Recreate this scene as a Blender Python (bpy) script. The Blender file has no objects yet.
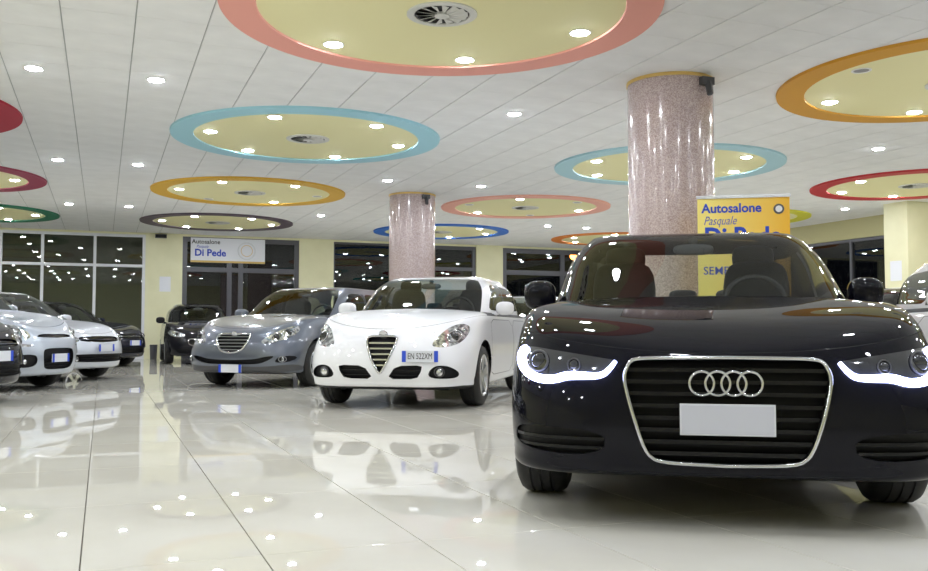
import bpy, bmesh, math, random
import numpy as np
from mathutils import Vector
from mathutils.geometry import delaunay_2d_cdt

random.seed(7)
scene = bpy.context.scene
COL = scene.collection

# ---------------------------------------------------------------- camera
F_PX, CX, CY, HORIZON, CAM_H = 915.0, 464.0, 285.5, 330.0, 0.80
PITCH = math.atan((HORIZON - CY) / F_PX)
YAW = math.atan(361.5 / math.hypot(F_PX, HORIZON - CY))
cam_d = bpy.data.cameras.new('camera')
cam_d.sensor_width = 36.0
cam_d.lens = F_PX / 928.0 * 36.0
cam_d.clip_end = 200
cam = bpy.data.objects.new('camera', cam_d)
COL.objects.link(cam)
cam.location = (0, 0, CAM_H)
cam.rotation_euler = (math.pi / 2 + PITCH, 0, -YAW)
scene.camera = cam

# ---------------------------------------------------------------- world, exposure
world = bpy.data.worlds.new('night')
scene.world = world
world.use_nodes = True
world.node_tree.nodes['Background'].inputs[0].default_value = (0.10, 0.12, 0.20, 1)
world.node_tree.nodes['Background'].inputs[1].default_value = 0.03
vs = scene.view_settings
vs.view_transform = 'Standard'
vs.look = 'None'
vs.gamma = 1.0
vs.use_curve_mapping = False
vs.exposure = -0.36
cy = scene.cycles
cy.max_bounces = 9
cy.diffuse_bounces = 5
cy.glossy_bounces = 5
cy.transparent_max_bounces = 16
cy.transmission_bounces = 4
cy.sample_clamp_indirect = 6.0
cy.caustics_reflective = False
cy.caustics_refractive = False
cy.use_denoising = True
LAMP_STRENGTH = 340.0
CEIL = 3.5

# ---------------------------------------------------------------- helpers
FW = np.array([math.sin(YAW) * math.cos(PITCH), math.cos(YAW) * math.cos(PITCH), math.sin(PITCH)])
RT = np.array([math.cos(YAW), -math.sin(YAW), 0.0])
UP = np.cross(RT, FW)


def project(p):
    v = np.asarray(p, float) - np.array([0, 0, CAM_H])
    d = v @ FW
    return CX + F_PX * (v @ RT) / d, CY - F_PX * (v @ UP) / d, d


def tag(o, label=None, cat=None, group=None, kind=None):
    if label: o['label'] = label
    if cat: o['category'] = cat
    if group: o['group'] = group
    if kind: o['kind'] = kind
    return o


def link(name, data, parent=None):
    o = bpy.data.objects.new(name, data)
    COL.objects.link(o)
    if parent is not None:
        o.parent = parent
    return o


def empty(name, loc=(0, 0, 0), rz=0.0):
    o = link(name, None)
    o.empty_display_size = 0.2
    o.location = loc
    o.rotation_euler = (0, 0, rz)
    return o


def mesh(name, verts, faces, mat=None, smooth=False, normals=None):
    me = bpy.data.meshes.new(name)
    me.from_pydata([tuple(map(float, v)) for v in verts], [], [tuple(f) for f in faces])
    if mat: me.materials.append(mat)
    if smooth:
        me.polygons.foreach_set('use_smooth', [True] * len(me.polygons))
    me.update()
    if normals is not None:
        me.normals_split_custom_set_from_vertices([tuple(map(float, n)) for n in normals])
    return me


def obj(name, verts, faces, mat=None, parent=None, smooth=False, normals=None):
    return link(name, mesh(name, verts, faces, mat, smooth, normals), parent)


class MB:
    """collects simple shapes into one mesh"""
    def __init__(self):
        self.v = []; self.f = []

    def add(self, v, f):
        n = len(self.v)
        self.v += [tuple(p) for p in v]
        self.f += [tuple(i + n for i in q) for q in f]
        return self

    def box(self, x0, x1, y0, y1, z0, z1):
        v = [(x, y, z) for z in (z0, z1) for y in (y0, y1) for x in (x0, x1)]
        return self.add(v, [(0, 2, 3, 1), (4, 5, 7, 6), (0, 1, 5, 4), (2, 6, 7, 3), (0, 4, 6, 2), (1, 3, 7, 5)])

    def tube(self, pts, r, seg=8, closed=False, caps=True):
        P = np.asarray(pts, float)
        n = len(P)
        rr = r if hasattr(r, '__len__') else [r] * n
        vs_ = []
        prev = None
        for i in range(n):
            a = P[(i - 1) % n] if (closed or i > 0) else P[i]
            b = P[(i + 1) % n] if (closed or i < n - 1) else P[i]
            t = b - a
            t = t / (np.linalg.norm(t) + 1e-12)
            if prev is None:
                ref = np.array([0, 0, 1.0]) if abs(t[2]) < .8 else np.array([1.0, 0, 0])
                nn = np.cross(t, ref)
            else:
                nn = prev - t * (prev @ t)
            nn = nn / (np.linalg.norm(nn) + 1e-12)
            prev = nn
            bb = np.cross(t, nn)
            for k in range(seg):
                a_ = 2 * math.pi * k / seg
                vs_.append(P[i] + rr[i] * (math.cos(a_) * nn + math.sin(a_) * bb))
        fs = []
        m = n if closed else n - 1
        for i in range(m):
            j = (i + 1) % n
            for k in range(seg):
                l = (k + 1) % seg
                fs.append((i * seg + k, i * seg + l, j * seg + l, j * seg + k))
        if not closed and caps:
            fs.append(tuple(range(seg - 1, -1, -1)))
            fs.append(tuple((n - 1) * seg + k for k in range(seg)))
        return self.add(vs_, fs)

    def lathe(self, prof, seg=24, axis='z', origin=(0, 0, 0), closed=False, caps=True):
        """prof: (r, h) pairs turned about an axis"""
        vs_ = []
        for r, h in prof:
            for k in range(seg):
                a = 2 * math.pi * k / seg
                c, s = r * math.cos(a), r * math.sin(a)
                p = {'z': (c, s, h), 'y': (s, h, c), 'x': (h, c, s)}[axis]
                vs_.append((p[0] + origin[0], p[1] + origin[1], p[2] + origin[2]))
        fs = []
        n = len(prof)
        for i in range(n if closed else n - 1):
            j = (i + 1) % n
            for k in range(seg):
                l = (k + 1) % seg
                fs.append((i * seg + k, i * seg + l, j * seg + l, j * seg + k))
        if not closed and caps:
            if prof[0][0] > 1e-4: fs.append(tuple(range(seg - 1, -1, -1)))
            if prof[-1][0] > 1e-4: fs.append(tuple((n - 1) * seg + k for k in range(seg)))
        return self.add(vs_, fs)

    def blob(self, c, r, e=0.6, nu=14, nv=9, rot=0.0):
        """superellipsoid: rounded box-like lump"""
        vs_ = []
        def pw(a, e_): return math.copysign(abs(a) ** e_, a)
        for i in range(nv + 1):
            t = -math.pi / 2 + math.pi * i / nv
            for k in range(nu):
                p = 2 * math.pi * k / nu
                x = r[0] * pw(math.cos(t), e) * pw(math.cos(p), e)
                y = r[1] * pw(math.cos(t), e) * pw(math.sin(p), e)
                z = r[2] * pw(math.sin(t), e)
                cr, sr = math.cos(rot), math.sin(rot)
                x, z = x * cr + z * sr, -x * sr + z * cr
                vs_.append((c[0] + x, c[1] + y, c[2] + z))
        fs = []
        for i in range(nv):
            for k in range(nu):
                l = (k + 1) % nu
                fs.append((i * nu + k, i * nu + l, (i + 1) * nu + l, (i + 1) * nu + k))
        return self.add(vs_, fs)

    def build(self, name, mat, parent=None, smooth=False, angle=None):
        o = obj(name, self.v, self.f, mat, parent, smooth)
        if angle is not None:
            me = o.data
            me.polygons.foreach_set('use_smooth', [True] * len(me.polygons))
            me.set_sharp_from_angle(angle=math.radians(angle))
        return o

    def data(self, name, mat, smooth=False, angle=None):
        me = mesh(name, self.v, self.f, mat, smooth)
        if angle is not None:
            me.polygons.foreach_set('use_smooth', [True] * len(me.polygons))
            me.set_sharp_from_angle(angle=math.radians(angle))
        return me


# ---------------------------------------------------------------- materials
def principled(name, color, rough=0.5, metal=0.0, coat=0.0, coat_rough=0.03, spec=0.5, emis=None, strength=0.0):
    m = bpy.data.materials.new(name)
    m.use_nodes = True
    b = m.node_tree.nodes['Principled BSDF']
    b.inputs['Base Color'].default_value = (*color, 1)
    b.inputs['Roughness'].default_value = rough
    b.inputs['Metallic'].default_value = metal
    b.inputs['Coat Weight'].default_value = coat
    b.inputs['Coat Roughness'].default_value = coat_rough
    b.inputs['Specular IOR Level'].default_value = spec
    if emis:
        b.inputs['Emission Color'].default_value = (*emis, 1)
        b.inputs['Emission Strength'].default_value = strength
    return m


def nodes(m):
    nt = m.node_tree
    return nt, nt.nodes, nt.links, nt.nodes['Principled BSDF']


def add_noise(m, scale, c0, c1, detail=3, coord='Object', lo=.35, hi=.65, kind='noise'):
    nt, N, L, b = nodes(m)
    tc = N.new('ShaderNodeTexCoord')
    if kind == 'noise':
        t = N.new('ShaderNodeTexNoise'); t.inputs['Scale'].default_value = scale; t.inputs['Detail'].default_value = detail
        out = t.outputs['Fac']
    else:
        t = N.new('ShaderNodeTexVoronoi'); t.inputs['Scale'].default_value = scale
        sep = N.new('ShaderNodeSeparateColor'); L.new(t.outputs['Color'], sep.inputs[0]); out = sep.outputs[0]
    L.new(tc.outputs[coord], t.inputs['Vector'])
    r = N.new('ShaderNodeValToRGB')
    r.color_ramp.elements[0].position = lo; r.color_ramp.elements[0].color = (*c0, 1)
    r.color_ramp.elements[1].position = hi; r.color_ramp.elements[1].color = (*c1, 1)
    L.new(out, r.inputs[0])
    L.new(r.outputs[0], b.inputs['Base Color'])
    return r


def glass_mat(name, tint=(.8, .85, .82), ior=1.5):
    m = bpy.data.materials.new(name)
    m.use_nodes = True
    nt = m.node_tree
    nt.nodes.clear()
    out = nt.nodes.new('ShaderNodeOutputMaterial')
    mix = nt.nodes.new('ShaderNodeMixShader')
    tr = nt.nodes.new('ShaderNodeBsdfTransparent'); tr.inputs[0].default_value = (*tint, 1)
    gl = nt.nodes.new('ShaderNodeBsdfGlossy'); gl.inputs['Roughness'].default_value = 0.01
    fr = nt.nodes.new('ShaderNodeFresnel')
    geo = nt.nodes.new('ShaderNodeNewGeometry')
    mr = nt.nodes.new('ShaderNodeMapRange')          # a thin pane reflects alike from both sides
    mr.inputs['To Min'].default_value = ior; mr.inputs['To Max'].default_value = 1 / ior
    nt.links.new(geo.outputs['Backfacing'], mr.inputs['Value'])
    nt.links.new(mr.outputs['Result'], fr.inputs[0])
    nt.links.new(fr.outputs[0], mix.inputs[0])
    nt.links.new(tr.outputs[0], mix.inputs[1])
    nt.links.new(gl.outputs[0], mix.inputs[2])
    nt.links.new(mix.outputs[0], out.inputs[0])
    return m


M = {}
M['tile'] = principled('ceiling tile', (.80, .81, .83), .8)
add_noise(M['tile'], 3.0, (.78, .79, .81), (.83, .84, .86), 4)
M['ceil_gap'] = principled('ceiling grid', (.42, .43, .44), .7)
M['floor'] = principled('polished floor', (.72, .70, .63), .012, spec=.17)
add_noise(M['floor'], 1.3, (.66, .635, .56), (.72, .70, .63), 6)
M['grout'] = principled('floor joint', (.16, .14, .11), .6)
M['wall'] = principled('cream yellow wall', (.80, .78, .52), .7)
add_noise(M['wall'], 2.0, (.77, .75, .50), (.82, .80, .55), 3)
M['frame_grey'] = principled('grey door frame', (.10, .10, .115), .35, .3)
M['frame_white'] = principled('pale window frame', (.72, .74, .78), .4)
M['glass'] = glass_mat('window glass', (.66, .68, .66), 1.6)
M['car_glass'] = glass_mat('car glass', (.86, .90, .87), 1.42)
M['car_glass_dark'] = glass_mat('tinted car glass', (.14, .15, .16), 1.5)
M['white'] = principled('white plastic', (.85, .85, .85), .4)
M['lamp_off'] = principled('unlit lamp', (.25, .25, .28), .3)
M['dark_grey'] = principled('dark grey', (.06, .06, .065), .5)
M['black'] = principled('black plastic', (.008, .008, .010), .5, spec=.25)
M['black_gloss'] = principled('black gloss plastic', (.006, .006, .008), .14, spec=.3)
M['gap'] = principled('panel gap', (.004, .004, .004), .9)
M['rubber'] = principled('tyre rubber', (.012, .012, .012), .6)
M['chrome'] = principled('chrome', (.62, .63, .67), .12, 1.0)
M['rim'] = principled('alloy rim', (.55, .56, .58), .28, .9)
M['interior'] = principled('dark cabin trim', (.018, .018, .02), .7)
M['seat'] = principled('dark seat cloth', (.03, .03, .033), .8)
M['lens_chrome'] = principled('headlamp reflector', (.62, .64, .68), .12, .8, coat=1.0)
add_noise(M['lens_chrome'], 22, (.16, .17, .19), (.9, .92, .95), 3, lo=.4, hi=.62)
M['lens_dark'] = principled('dark headlamp', (.03, .032, .04), .08, .3, coat=1.0)
M['orange'] = principled('amber lens', (.8, .25, .03), .2)
M['plate_white'] = principled('number plate', (.66, .68, .73), .4)
M['plate_grey'] = principled('blank grey plate', (.55, .56, .64), .5)
M['plate_blue'] = principled('plate blue', (.02, .07, .55), .4)
M['ink'] = principled('dark ink', (.01, .01, .012), .6)
M['lamp'] = principled('lit downlight', (.9, .9, .9), .5, emis=(.89, .93, 1.0), strength=LAMP_STRENGTH)
M['led'] = principled('white led strip', (.9, .9, .95), .3, emis=(.50, .56, 1.0), strength=22)
M['yellow_disc'] = principled('pale yellow disc', (.80, .76, .44), .8)
M['vent_white'] = principled('vent grey', (.62, .62, .60), .6)
M['banner_yellow'] = principled('yellow banner', (.95, .62, .05), .45)
M['banner_pale'] = principled('pale yellow print', (.95, .80, .28), .45)
M['blue_ink'] = principled('blue ink', (.015, .06, .50), .5)
M['paper'] = principled('paper', (.80, .82, .88), .7)
M['gold'] = principled('gold strip', (.70, .48, .15), .5)
M['asphalt'] = principled('asphalt', (.05, .05, .05), .9)
M['ext_wall'] = principled('exterior render', (.66, .66, .50), .9)
M['street'] = principled('sodium lamp', (1, .5, .2), .5, emis=(1.0, .28, .04), strength=60)
M['granite'] = principled('pink granite', (.55, .43, .42), .18, coat=.6, coat_rough=.05)
add_noise(M['granite'], 110, (.32, .235, .235), (.60, .50, .49), 2, lo=.0, hi=1.0, kind='voronoi')


def paint(name, color, metal=0.0, rough=.3, coat=1.0):
    m = principled(name, color, rough, metal, coat=coat, coat_rough=.015, spec=0.25 if max(color) > .1 else 0.0)
    m.node_tree.nodes['Principled BSDF'].inputs['Coat IOR'].default_value = 1.45 if max(color) > .1 else 1.36
    return m


M['paint_black'] = paint('black car paint', (.005, .005, .009), 0, .25, .72)
M['paint_white'] = paint('white car paint', (.78, .79, .83), 0, .35)
M['paint_grey'] = paint('blue grey metallic paint', (.135, .15, .185), .5, .32)
M['paint_silver'] = paint('silver metallic paint', (.45, .49, .56), .5, .35)
M['paint_pale'] = paint('pale silver paint', (.57, .60, .66), .4, .35)
M['paint_navy'] = paint('dark navy paint', (.014, .015, .024), .2, .3)
M['paint_dark'] = paint('dark paint', (.016, .016, .020), .2, .3)
M['paint_graphite'] = paint('graphite paint', (.05, .052, .058), .5, .32)

# ---------------------------------------------------------------- setting: room shell
X0, X1R, Y0, Y1 = -5.8, 16.95, -4.2, 26.8


def struct(name, mb, mat, parent=None, **k):
    o = mb.build(name, mat, parent, **k)
    if parent is None: o['kind'] = 'structure'
    return o


ground = struct('ground', MB().box(-40, 60, -30, 70, -.30, -.06), M['asphalt'])
floor = struct('floor', MB().box(X0 - .2, X1R + .2, Y0 - .2, Y1 + .2, -.06, -.012), M['grout'])
ceiling = struct('ceiling', MB().box(X0 - .2, X1R + .2, Y0 - .2, Y1 + .2, CEIL + .012, CEIL + .2), M['ceil_gap'])


def area_px(cx, cyy, z, hx, hy):
    """rough size in the picture of a flat piece, 0 when out of view"""
    best = []
    for sx in (-1, 1):
        for sy in (-1, 1):
            v = np.array([cx + sx * hx, cyy + sy * hy, z]) - np.array([0, 0, CAM_H])
            if v @ FW < .3: return 0
            best.append(project((cx + sx * hx, cyy + sy * hy, z))[:2])
    b = np.array(best)
    w = np.minimum(b.max(0), (928, 571)) - np.maximum(b.min(0), (0, 0))
    return float(w[0] * w[1]) if (w > 0).all() else 0


def tile_field(name, stuff_name, mat, parent, xs, ys, gx, gy, z0, z1, bevel, smoothdata=None):
    dx, dy = xs[1] - xs[0], ys[1] - ys[0]
    hx, hy = dx / 2 - gx / 2, dy / 2 - gy / 2
    zt = z1 if abs(z1) < abs(z0) or z1 == 0 else z0

    def piece():
        m = MB()
        up = z1 == 0 or z1 > z0 and name == 'floor_tile'
        za, zb = (z0, z1) if up else (z1, z0)     # za hidden side, zb seen side
        s = -1 if up else 1
        v = []
        for z, k in ((za, 0), (zb + s * bevel, 0), (zb, bevel)):
            for a, b in ((-1, -1), (1, -1), (1, 1), (-1, 1)):
                v.append((a * (hx - k), b * (hy - k), z))
        f = [(8, 9, 10, 11)]
        for r in (0, 4):
            for k in range(4):
                l = (k + 1) % 4
                f.append((r + k, r + l, r + 4 + l, r + 4 + k))
        if not up: f = [q[::-1] for q in f]
        return v, f
    pv, pf = piece()
    me = mesh(name, pv, pf, mat)
    cells = [(area_px(x + dx / 2, y + dy / 2, z1 if name == 'floor_tile' else z0, hx, hy), x + dx / 2, y + dy / 2) for x in xs[:-1] for y in ys[:-1]]
    cells.sort(key=lambda c: -c[0])
    for a, x, y in cells[:300]:
        o = link(name, me, parent)
        o.location = (x, y, 0)
    rest = MB()
    for a, x, y in cells[300:]:
        rest.add([(p[0] + x, p[1] + y, p[2]) for p in pv], pf)
    r = rest.build(stuff_name, mat, parent)
    r['kind'] = 'stuff'


fx = np.arange(-.057 - .6 * 10, X1R + .01, .6); fx = fx[fx >= X0 - .6]
fy = np.arange(3.33 - 1.2 * 9, Y1 + 1.2, 1.2)
tile_field('floor_tile', 'floor_tile_field', M['floor'], floor, fx, fy, .0045, .002, -.012, 0.0, .0012)
cxs = np.arange(.221 - .6 * 11, X1R + .6, .6)
cys = np.arange(8.26 - .6 * 25, Y1 + .6, .6)
tile_field('ceiling_tile', 'ceiling_tile_field', M['tile'], ceiling, cxs, cys, .011, .006, CEIL, CEIL + .012, .002)

# walls -------------------------------------------------------------
struct('wall_left', MB().box(X0 - .2, X0, Y0, Y1, 0, CEIL), M['wall'])
struct('wall_front', MB().box(X0 - .2, X1R + .2, Y0 - .2, Y0, 0, CEIL), M['wall'])
wb = MB()
for a, b in ((1.07, 2.06), (5.36, 6.39), (8.9, 9.3), (11.0, 11.92), (15.4, X1R + .2)):
    wb.box(a, b, Y1, Y1 + .25, 0, CEIL)
wb.box(X0 - .2, X1R + .2, Y1 + .02, Y1 + .25, CEIL - .06, CEIL)
struct('wall_back', wb, M['wall'])
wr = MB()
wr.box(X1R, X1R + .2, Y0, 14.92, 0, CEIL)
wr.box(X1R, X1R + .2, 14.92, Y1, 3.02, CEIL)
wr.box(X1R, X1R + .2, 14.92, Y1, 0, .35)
M['wall_olive'] = principled('olive beige wall', (.46, .43, .24), .7)  # right wall set darker and more olive than the cream walls
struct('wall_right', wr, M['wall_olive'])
struct('trim_1', MB().box(15.6, X1R, 14.3, 14.92, 0, CEIL), M['wall'])


def glazing(name, plane, a0, a1, z0, z1, mull, rails, mat, fw=.07, skip=()):
    """a framed opening: each frame bar and each pane is a piece; plane ('y', Y) or ('x', X)"""
    ax, c = plane
    root = link(name, None)
    root['kind'] = 'structure'
    root.location = ((a0 + a1) / 2, c, z0) if ax == 'y' else (c, (a0 + a1) / 2, z0)
    off = np.array(root.location)

    def bx(nm, p0, p1, q0, q1, d0, d1, mt):
        m = MB()
        if ax == 'y': m.box(p0 - off[0], p1 - off[0], d0, d1, q0 - off[2], q1 - off[2])
        else: m.box(d0, d1, p0 - off[1], p1 - off[1], q0 - off[2], q1 - off[2])
        return m.build(nm, mt, root)
    ms = [a0 + fw / 2] + list(mull) + [a1 - fw / 2]
    rs = [z0 + fw / 2] + list(rails) + [z1 - fw / 2]
    for x in ms: bx('mullion', x - fw / 2, x + fw / 2, z0, z1, .0, .10, mat)
    for i in range(len(ms) - 1):
        for z in rs: bx('rail', ms[i] + fw / 2, ms[i + 1] - fw / 2, z - fw / 2, z + fw / 2, .004, .096, mat)
        for j in range(len(rs) - 1):
            if (i, j) in skip: continue
            bx('pane', ms[i] + fw / 2, ms[i + 1] - fw / 2, rs[j] + fw / 2, rs[j + 1] - fw / 2, .045, .053, M['glass'])
    return root


glazing('window_1', ('y', Y1), X0, 1.07, 0, 3.44, [-5.13, -3.83, -2.53, -1.53, -.23], [2.57], M['frame_white'], .075)
glazing('door_1', ('y', Y1 + .06), 2.06, 5.36, 0, 3.44, [3.36, 3.68], [2.52], M['frame_grey'], .13)
glazing('window_2', ('y', Y1 + .06), 6.39, 8.9, 0, 3.44, [], [], M['frame_grey'], .05)
glazing('window_3', ('y', Y1 + .06), 9.3, 11.0, 0, 3.44, [], [2.72], M['frame_grey'], .11)
glazing('door_2', ('y', Y1 + .06), 11.92, 15.4, 0, 3.44, [14.1], [2.66], M['frame_grey'], .15)
glazing('window_4', ('x', X1R + .05), 14.92, Y1, .35, 3.02, [17.3, 19.7, 22.1, 24.5], [], M['frame_grey'], .07)

# outside, dimly lit by the hall
struct('wall_outside', MB().box(-9, 1.5, Y1 + 3.2, Y1 + 3.4, -.06, 5), M['ext_wall'])
sl = empty('street_lamp', (16.85, 31.2, -.06))
MB().tube([(0, 0, 0), (0, 0, 3.55)], .05, 10).build('pole', M['frame_grey'], sl, True)
MB().blob((0, 0, 3.7), (.13, .13, .13), 1.0).build('lamp_globe', M['street'], sl, True)
tag(sl, 'glowing orange street lamp outside beyond the grey framed door', 'street lamp')

# ---------------------------------------------------------------- columns
for cxp, cyp, lab in ((5.73, 8.38, 'thick speckled pink granite column behind the black sedan and yellow banner'),
                      (5.73, 17.35, 'speckled pink granite column rising behind the white hatchback')):
    c = empty('granite_column', (cxp, cyp, 0))
    tag(c, lab, 'column', 'round granite columns')
    MB().lathe([(.46, 0), (.46, CEIL - .03)], 64).build('shaft', M['granite'], c, angle=40)
    MB().lathe([(.47, CEIL - .035), (.47, CEIL - .001)], 64).build('collar', M['gold'], c, angle=40)
    m = MB()
    m.box(.05, .20, -.52, -.42, CEIL - .13, CEIL - .05)
    m.tube([(.13, -.50, CEIL - .10), (.12, -.55, CEIL - .24)], .035, 8)
    m.build('bracket', M['dark_grey'], c)

# ---------------------------------------------------------------- ceiling discs with lamps and vents
vent_ring = MB().lathe([(.30, 0), (.30, -.012), (.25, -.02), (.235, -.012), (.235, 0)], 32, caps=False).data('collar', M['vent_white'], angle=40)
vent_back = MB().lathe([(.235, -.002), (.0001, -.002)], 32, caps=False).data('backing', M['black'])
vb = MB()
vb.add([(.06, -.004, -.004), (.22, -.03, -.004), (.22, .03, -.022), (.06, .006, -.022)], [(0, 1, 2, 3)])
vb.add([(.06, -.004, -.0015), (.22, -.03, -.0015), (.22, .03, -.0195), (.06, .006, -.0195)], [(3, 2, 1, 0)])
vent_blade = vb.data('blade', M['vent_white'])
vent_hub = MB().lathe([(.07, 0), (.065, -.025), (.0001, -.028)], 20).data('hub', M['vent_white'], angle=40)
dl_ring = MB().lathe([(.10, 0), (.10, -.006), (.092, -.010), (.078, -.006), (.078, 0)], 24, caps=False).data('downlight', M['white'], angle=40)
dl_on = MB().lathe([(.078, -.004), (.055, -.018), (.0001, -.024)], 12, caps=False).data('lens', M['lamp'])
dl_off = MB().lathe([(.078, -.004), (.0001, -.004)], 12, caps=False).data('lens', M['lamp_off'])
for d_ in (dl_on, dl_off):     # faces look down
    d_.flip_normals()


def downlight(x, y, z, on, label, group):
    o = link('downlight', dl_ring)
    o.location = (x, y, z)
    tag(o, label, 'downlight', group)
    link('lens', dl_on if on else dl_off, o)


CX_ = (-2.84, 2.64, 8.6, 14.05)
CY_ = (7.2, 12.67, 18.12, 23.5)
ring_cols = {
    (1, 0): ('salmon pink', (.82, .36, .30)), (1, 1): ('light blue', (.36, .66, .78)), (1, 2): ('golden orange', (.72, .42, .04)),
    (1, 3): ('dark plum grey', (.10, .07, .10)), (0, 1): ('crimson', (.42, .012, .04)), (0, 2): ('maroon', (.33, .05, .10)),
    (0, 3): ('dark green', (.02, .20, .11)), (2, 0): ('ochre', (.62, .30, .02)), (2, 1): ('pale sky blue', (.40, .64, .74)),
    (2, 2): ('pale salmon', (.85, .42, .34)), (2, 3): ('royal blue', (.03, .16, .62)), (3, 1): ('deep red', (.50, .02, .03)),
    (3, 2): ('yellow green', (.68, .66, .05)), (3, 3): ('burnt orange', (.72, .22, .03)), (3, 0): ('teal', (.05, .35, .40)),
    (0, 0): ('olive', (.35, .36, .05))}
unlit = {(1, 2): (0, 120), (2, 2): (60, 180, 300), (2, 0): (180,), (2, 3): (180, 120), (3, 2): (0, 180)}
for i, x in enumerate(CX_):
    for j, y in enumerate(CY_):
        if j >= 0:
            cn, cc = ring_cols[(i, j)]
            root = empty('ceiling_medallion', (x, y, CEIL))
            tag(root, 'large round ceiling panel with %s border around pale yellow centre' % cn, 'ceiling panel', 'round ceiling panels')
            rm = principled('%s border' % cn, cc, .6)
            MB().lathe([(1.855, 0), (1.85, -.03), (1.55, -.03), (1.545, -.011)], 96, caps=False).build('border', rm, root, angle=40).data.flip_normals()
            MB().lathe([(1.56, -.012), (.0001, -.012)], 96, caps=False).build('centre', M['yellow_disc'], root)
            for ch in root.children: pass
            z = CEIL - .012
            if True:
                v = empty('ceiling_vent', (x, y, z))
                tag(v, 'round swirl air vent in the centre of the %s bordered panel' % cn, 'air vent', 'swirl vents in the ceiling panels')
                for nm, d_ in (('collar', vent_ring), ('backing', vent_back), ('hub', vent_hub)): link(nm, d_, v)
                for k in range(14):
                    b = link('blade', vent_blade, v); b.rotation_euler = (0, 0, 2 * math.pi * k / 14)
        else:
            cn, z = None, CEIL
        for a in range(0, 360, 60):
            on = a not in unlit.get((i, j), ())
            px_, py_ = x + 1.33 * math.cos(math.radians(a)), y + 1.33 * math.sin(math.radians(a))
            if cn:
                di, dj = {0: (1, 0), 60: (1, 1), 120: (-1, 1), 180: (-1, 0), 240: (-1, -1), 300: (1, -1)}[a]
                if (i + di, j + dj) in ring_cols: to = '%s panel' % ring_cols[(i + di, j + dj)][0]
                elif j + dj > 3: to = ['back wall and %s panel' % ring_cols[(i + di, j)][0] if (i + di, j) in ring_cols else 'back corner'][0]
                elif j + dj < 0: to = ['entrance and %s panel' % ring_cols[(i + di, j)][0] if (i + di, j) in ring_cols else 'entrance corner'][0]
                else: to = ('side wall' if dj == 0 else 'side wall and %s panel' % ring_cols[(i, j + dj)][0])
                downlight(px_, py_, z, on, '%s downlight in the %s panel, toward the %s' % ('lit' if on else 'unlit', cn, to), 'downlights in the %s panel' % cn)
            else:
                downlight(px_, py_, z, on, 'small glowing downlight in the white tiled ceiling over the entrance side', 'downlights over the entrance side')
for x in CX_[:3]:
    for a in range(0, 360, 60):
        downlight(x + 1.33 * math.cos(math.radians(a)), 1.4 + 1.33 * math.sin(math.radians(a)), CEIL, True,
                  'small glowing downlight in the white tiled ceiling over the entrance side', 'downlights over the entrance side')
for y in (4.5, 10.3, 15.76, 21.2):
    for x in (-.71, .49, 4.74, 6.56, 10.7, 11.84, 15.35):
        near = sorted(((xx - x) ** 2 + (yy - y) ** 2, ring_cols[(i, j)][0]) for i, xx in enumerate(CX_) for j, yy in enumerate(CY_) if (i, j) in ring_cols)
        far = [n for _, n in near]
        if x > 15: far = far[:1] + ['side wall'] 
        if y < 5: lab = 'lit downlight in white tiles just before the %s panel, next nearest the %s' % (near[0][1], far[1])
        else: lab = ('lit downlight in white tiles between the %s panel and the %s' % tuple(far)) if x > 15 else 'lit downlight in white tiles, nearest the %s, %s and %s panels' % tuple(far[:3])
        downlight(x, y, CEIL, True, lab, 'downlights between the round panels')

# ---------------------------------------------------------------- banners, notices, small things
def text_mesh(name, body, size, mat, parent, loc, rot, bold=0.0, align='CENTER', shear=0.0, sx=1.0):
    cu = bpy.data.curves.new(name, 'FONT')
    cu.body = body; cu.size = size; cu.align_x = align; cu.align_y = 'CENTER'
    cu.extrude = .0006; cu.offset = bold; cu.shear = shear; cu.resolution_u = 3
    tmp = bpy.data.objects.new('tmp', cu)
    COL.objects.link(tmp)
    me = bpy.data.meshes.new_from_object(tmp.evaluated_get(bpy.context.evaluated_depsgraph_get()))
    bpy.data.objects.remove(tmp); bpy.data.curves.remove(cu)
    me.materials.clear(); me.materials.append(mat)
    o = link(name, me, parent)
    o.location = loc; o.rotation_euler = rot; o.scale = (sx, 1, 1)
    return o


HALF = math.pi / 2
bn = empty('roll_up_banner', (5.76, 7.22, 0), math.radians(-33))
tag(bn, 'tall yellow advertising banner on a stand between column and black sedan', 'banner')
pm_ = M['banner_yellow']
nt, N_, L_, b_ = nodes(pm_)
tc = N_.new('ShaderNodeTexCoord'); sx_ = N_.new('ShaderNodeSeparateXYZ'); rp = N_.new('ShaderNodeValToRGB')
L_.new(tc.outputs['Generated'], sx_.inputs[0]); L_.new(sx_.outputs[0], rp.inputs[0]); L_.new(rp.outputs[0], b_.inputs['Base Color'])
rp.color_ramp.elements[0].color = (.96, .80, .22, 1); rp.color_ramp.elements[0].position = .1
rp.color_ramp.elements[1].color = (.93, .50, .03, 1); rp.color_ramp.elements[1].position = 1.0
MB().box(-.43, .43, -.003, .003, .08, 2.085).build('banner_sheet', M['banner_yellow'], bn)
MB().box(-.44, .44, -.014, .014, 2.08, 2.11).build('top_rail', M['rim'], bn)
MB().box(-.45, .45, -.09, .09, 0, .085).build('base', M['rim'], bn)
MB().tube([(0, .03, .05), (0, .03, 2.06)], .012, 8).build('support_pole', M['rim'], bn)
rot = (HALF, 0, 0)
text_mesh('lettering', 'Autosalone', .125, M['blue_ink'], bn, (-.11, -.0045, 1.98), rot, .0035, sx=.97)
text_mesh('lettering', 'Pasquale', .12, M['blue_ink'], bn, (-.22, -.0045, 1.86), rot, -.0005, shear=.35, sx=.75)
text_mesh('lettering', 'Di Pede', .24, M['blue_ink'], bn, (-.01, -.0045, 1.70), rot, .008, sx=.93)
text_mesh('lettering', 'SEMEST', .11, M['blue_ink'], bn, (-.20, -.0045, 1.372), rot, .0008)
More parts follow.
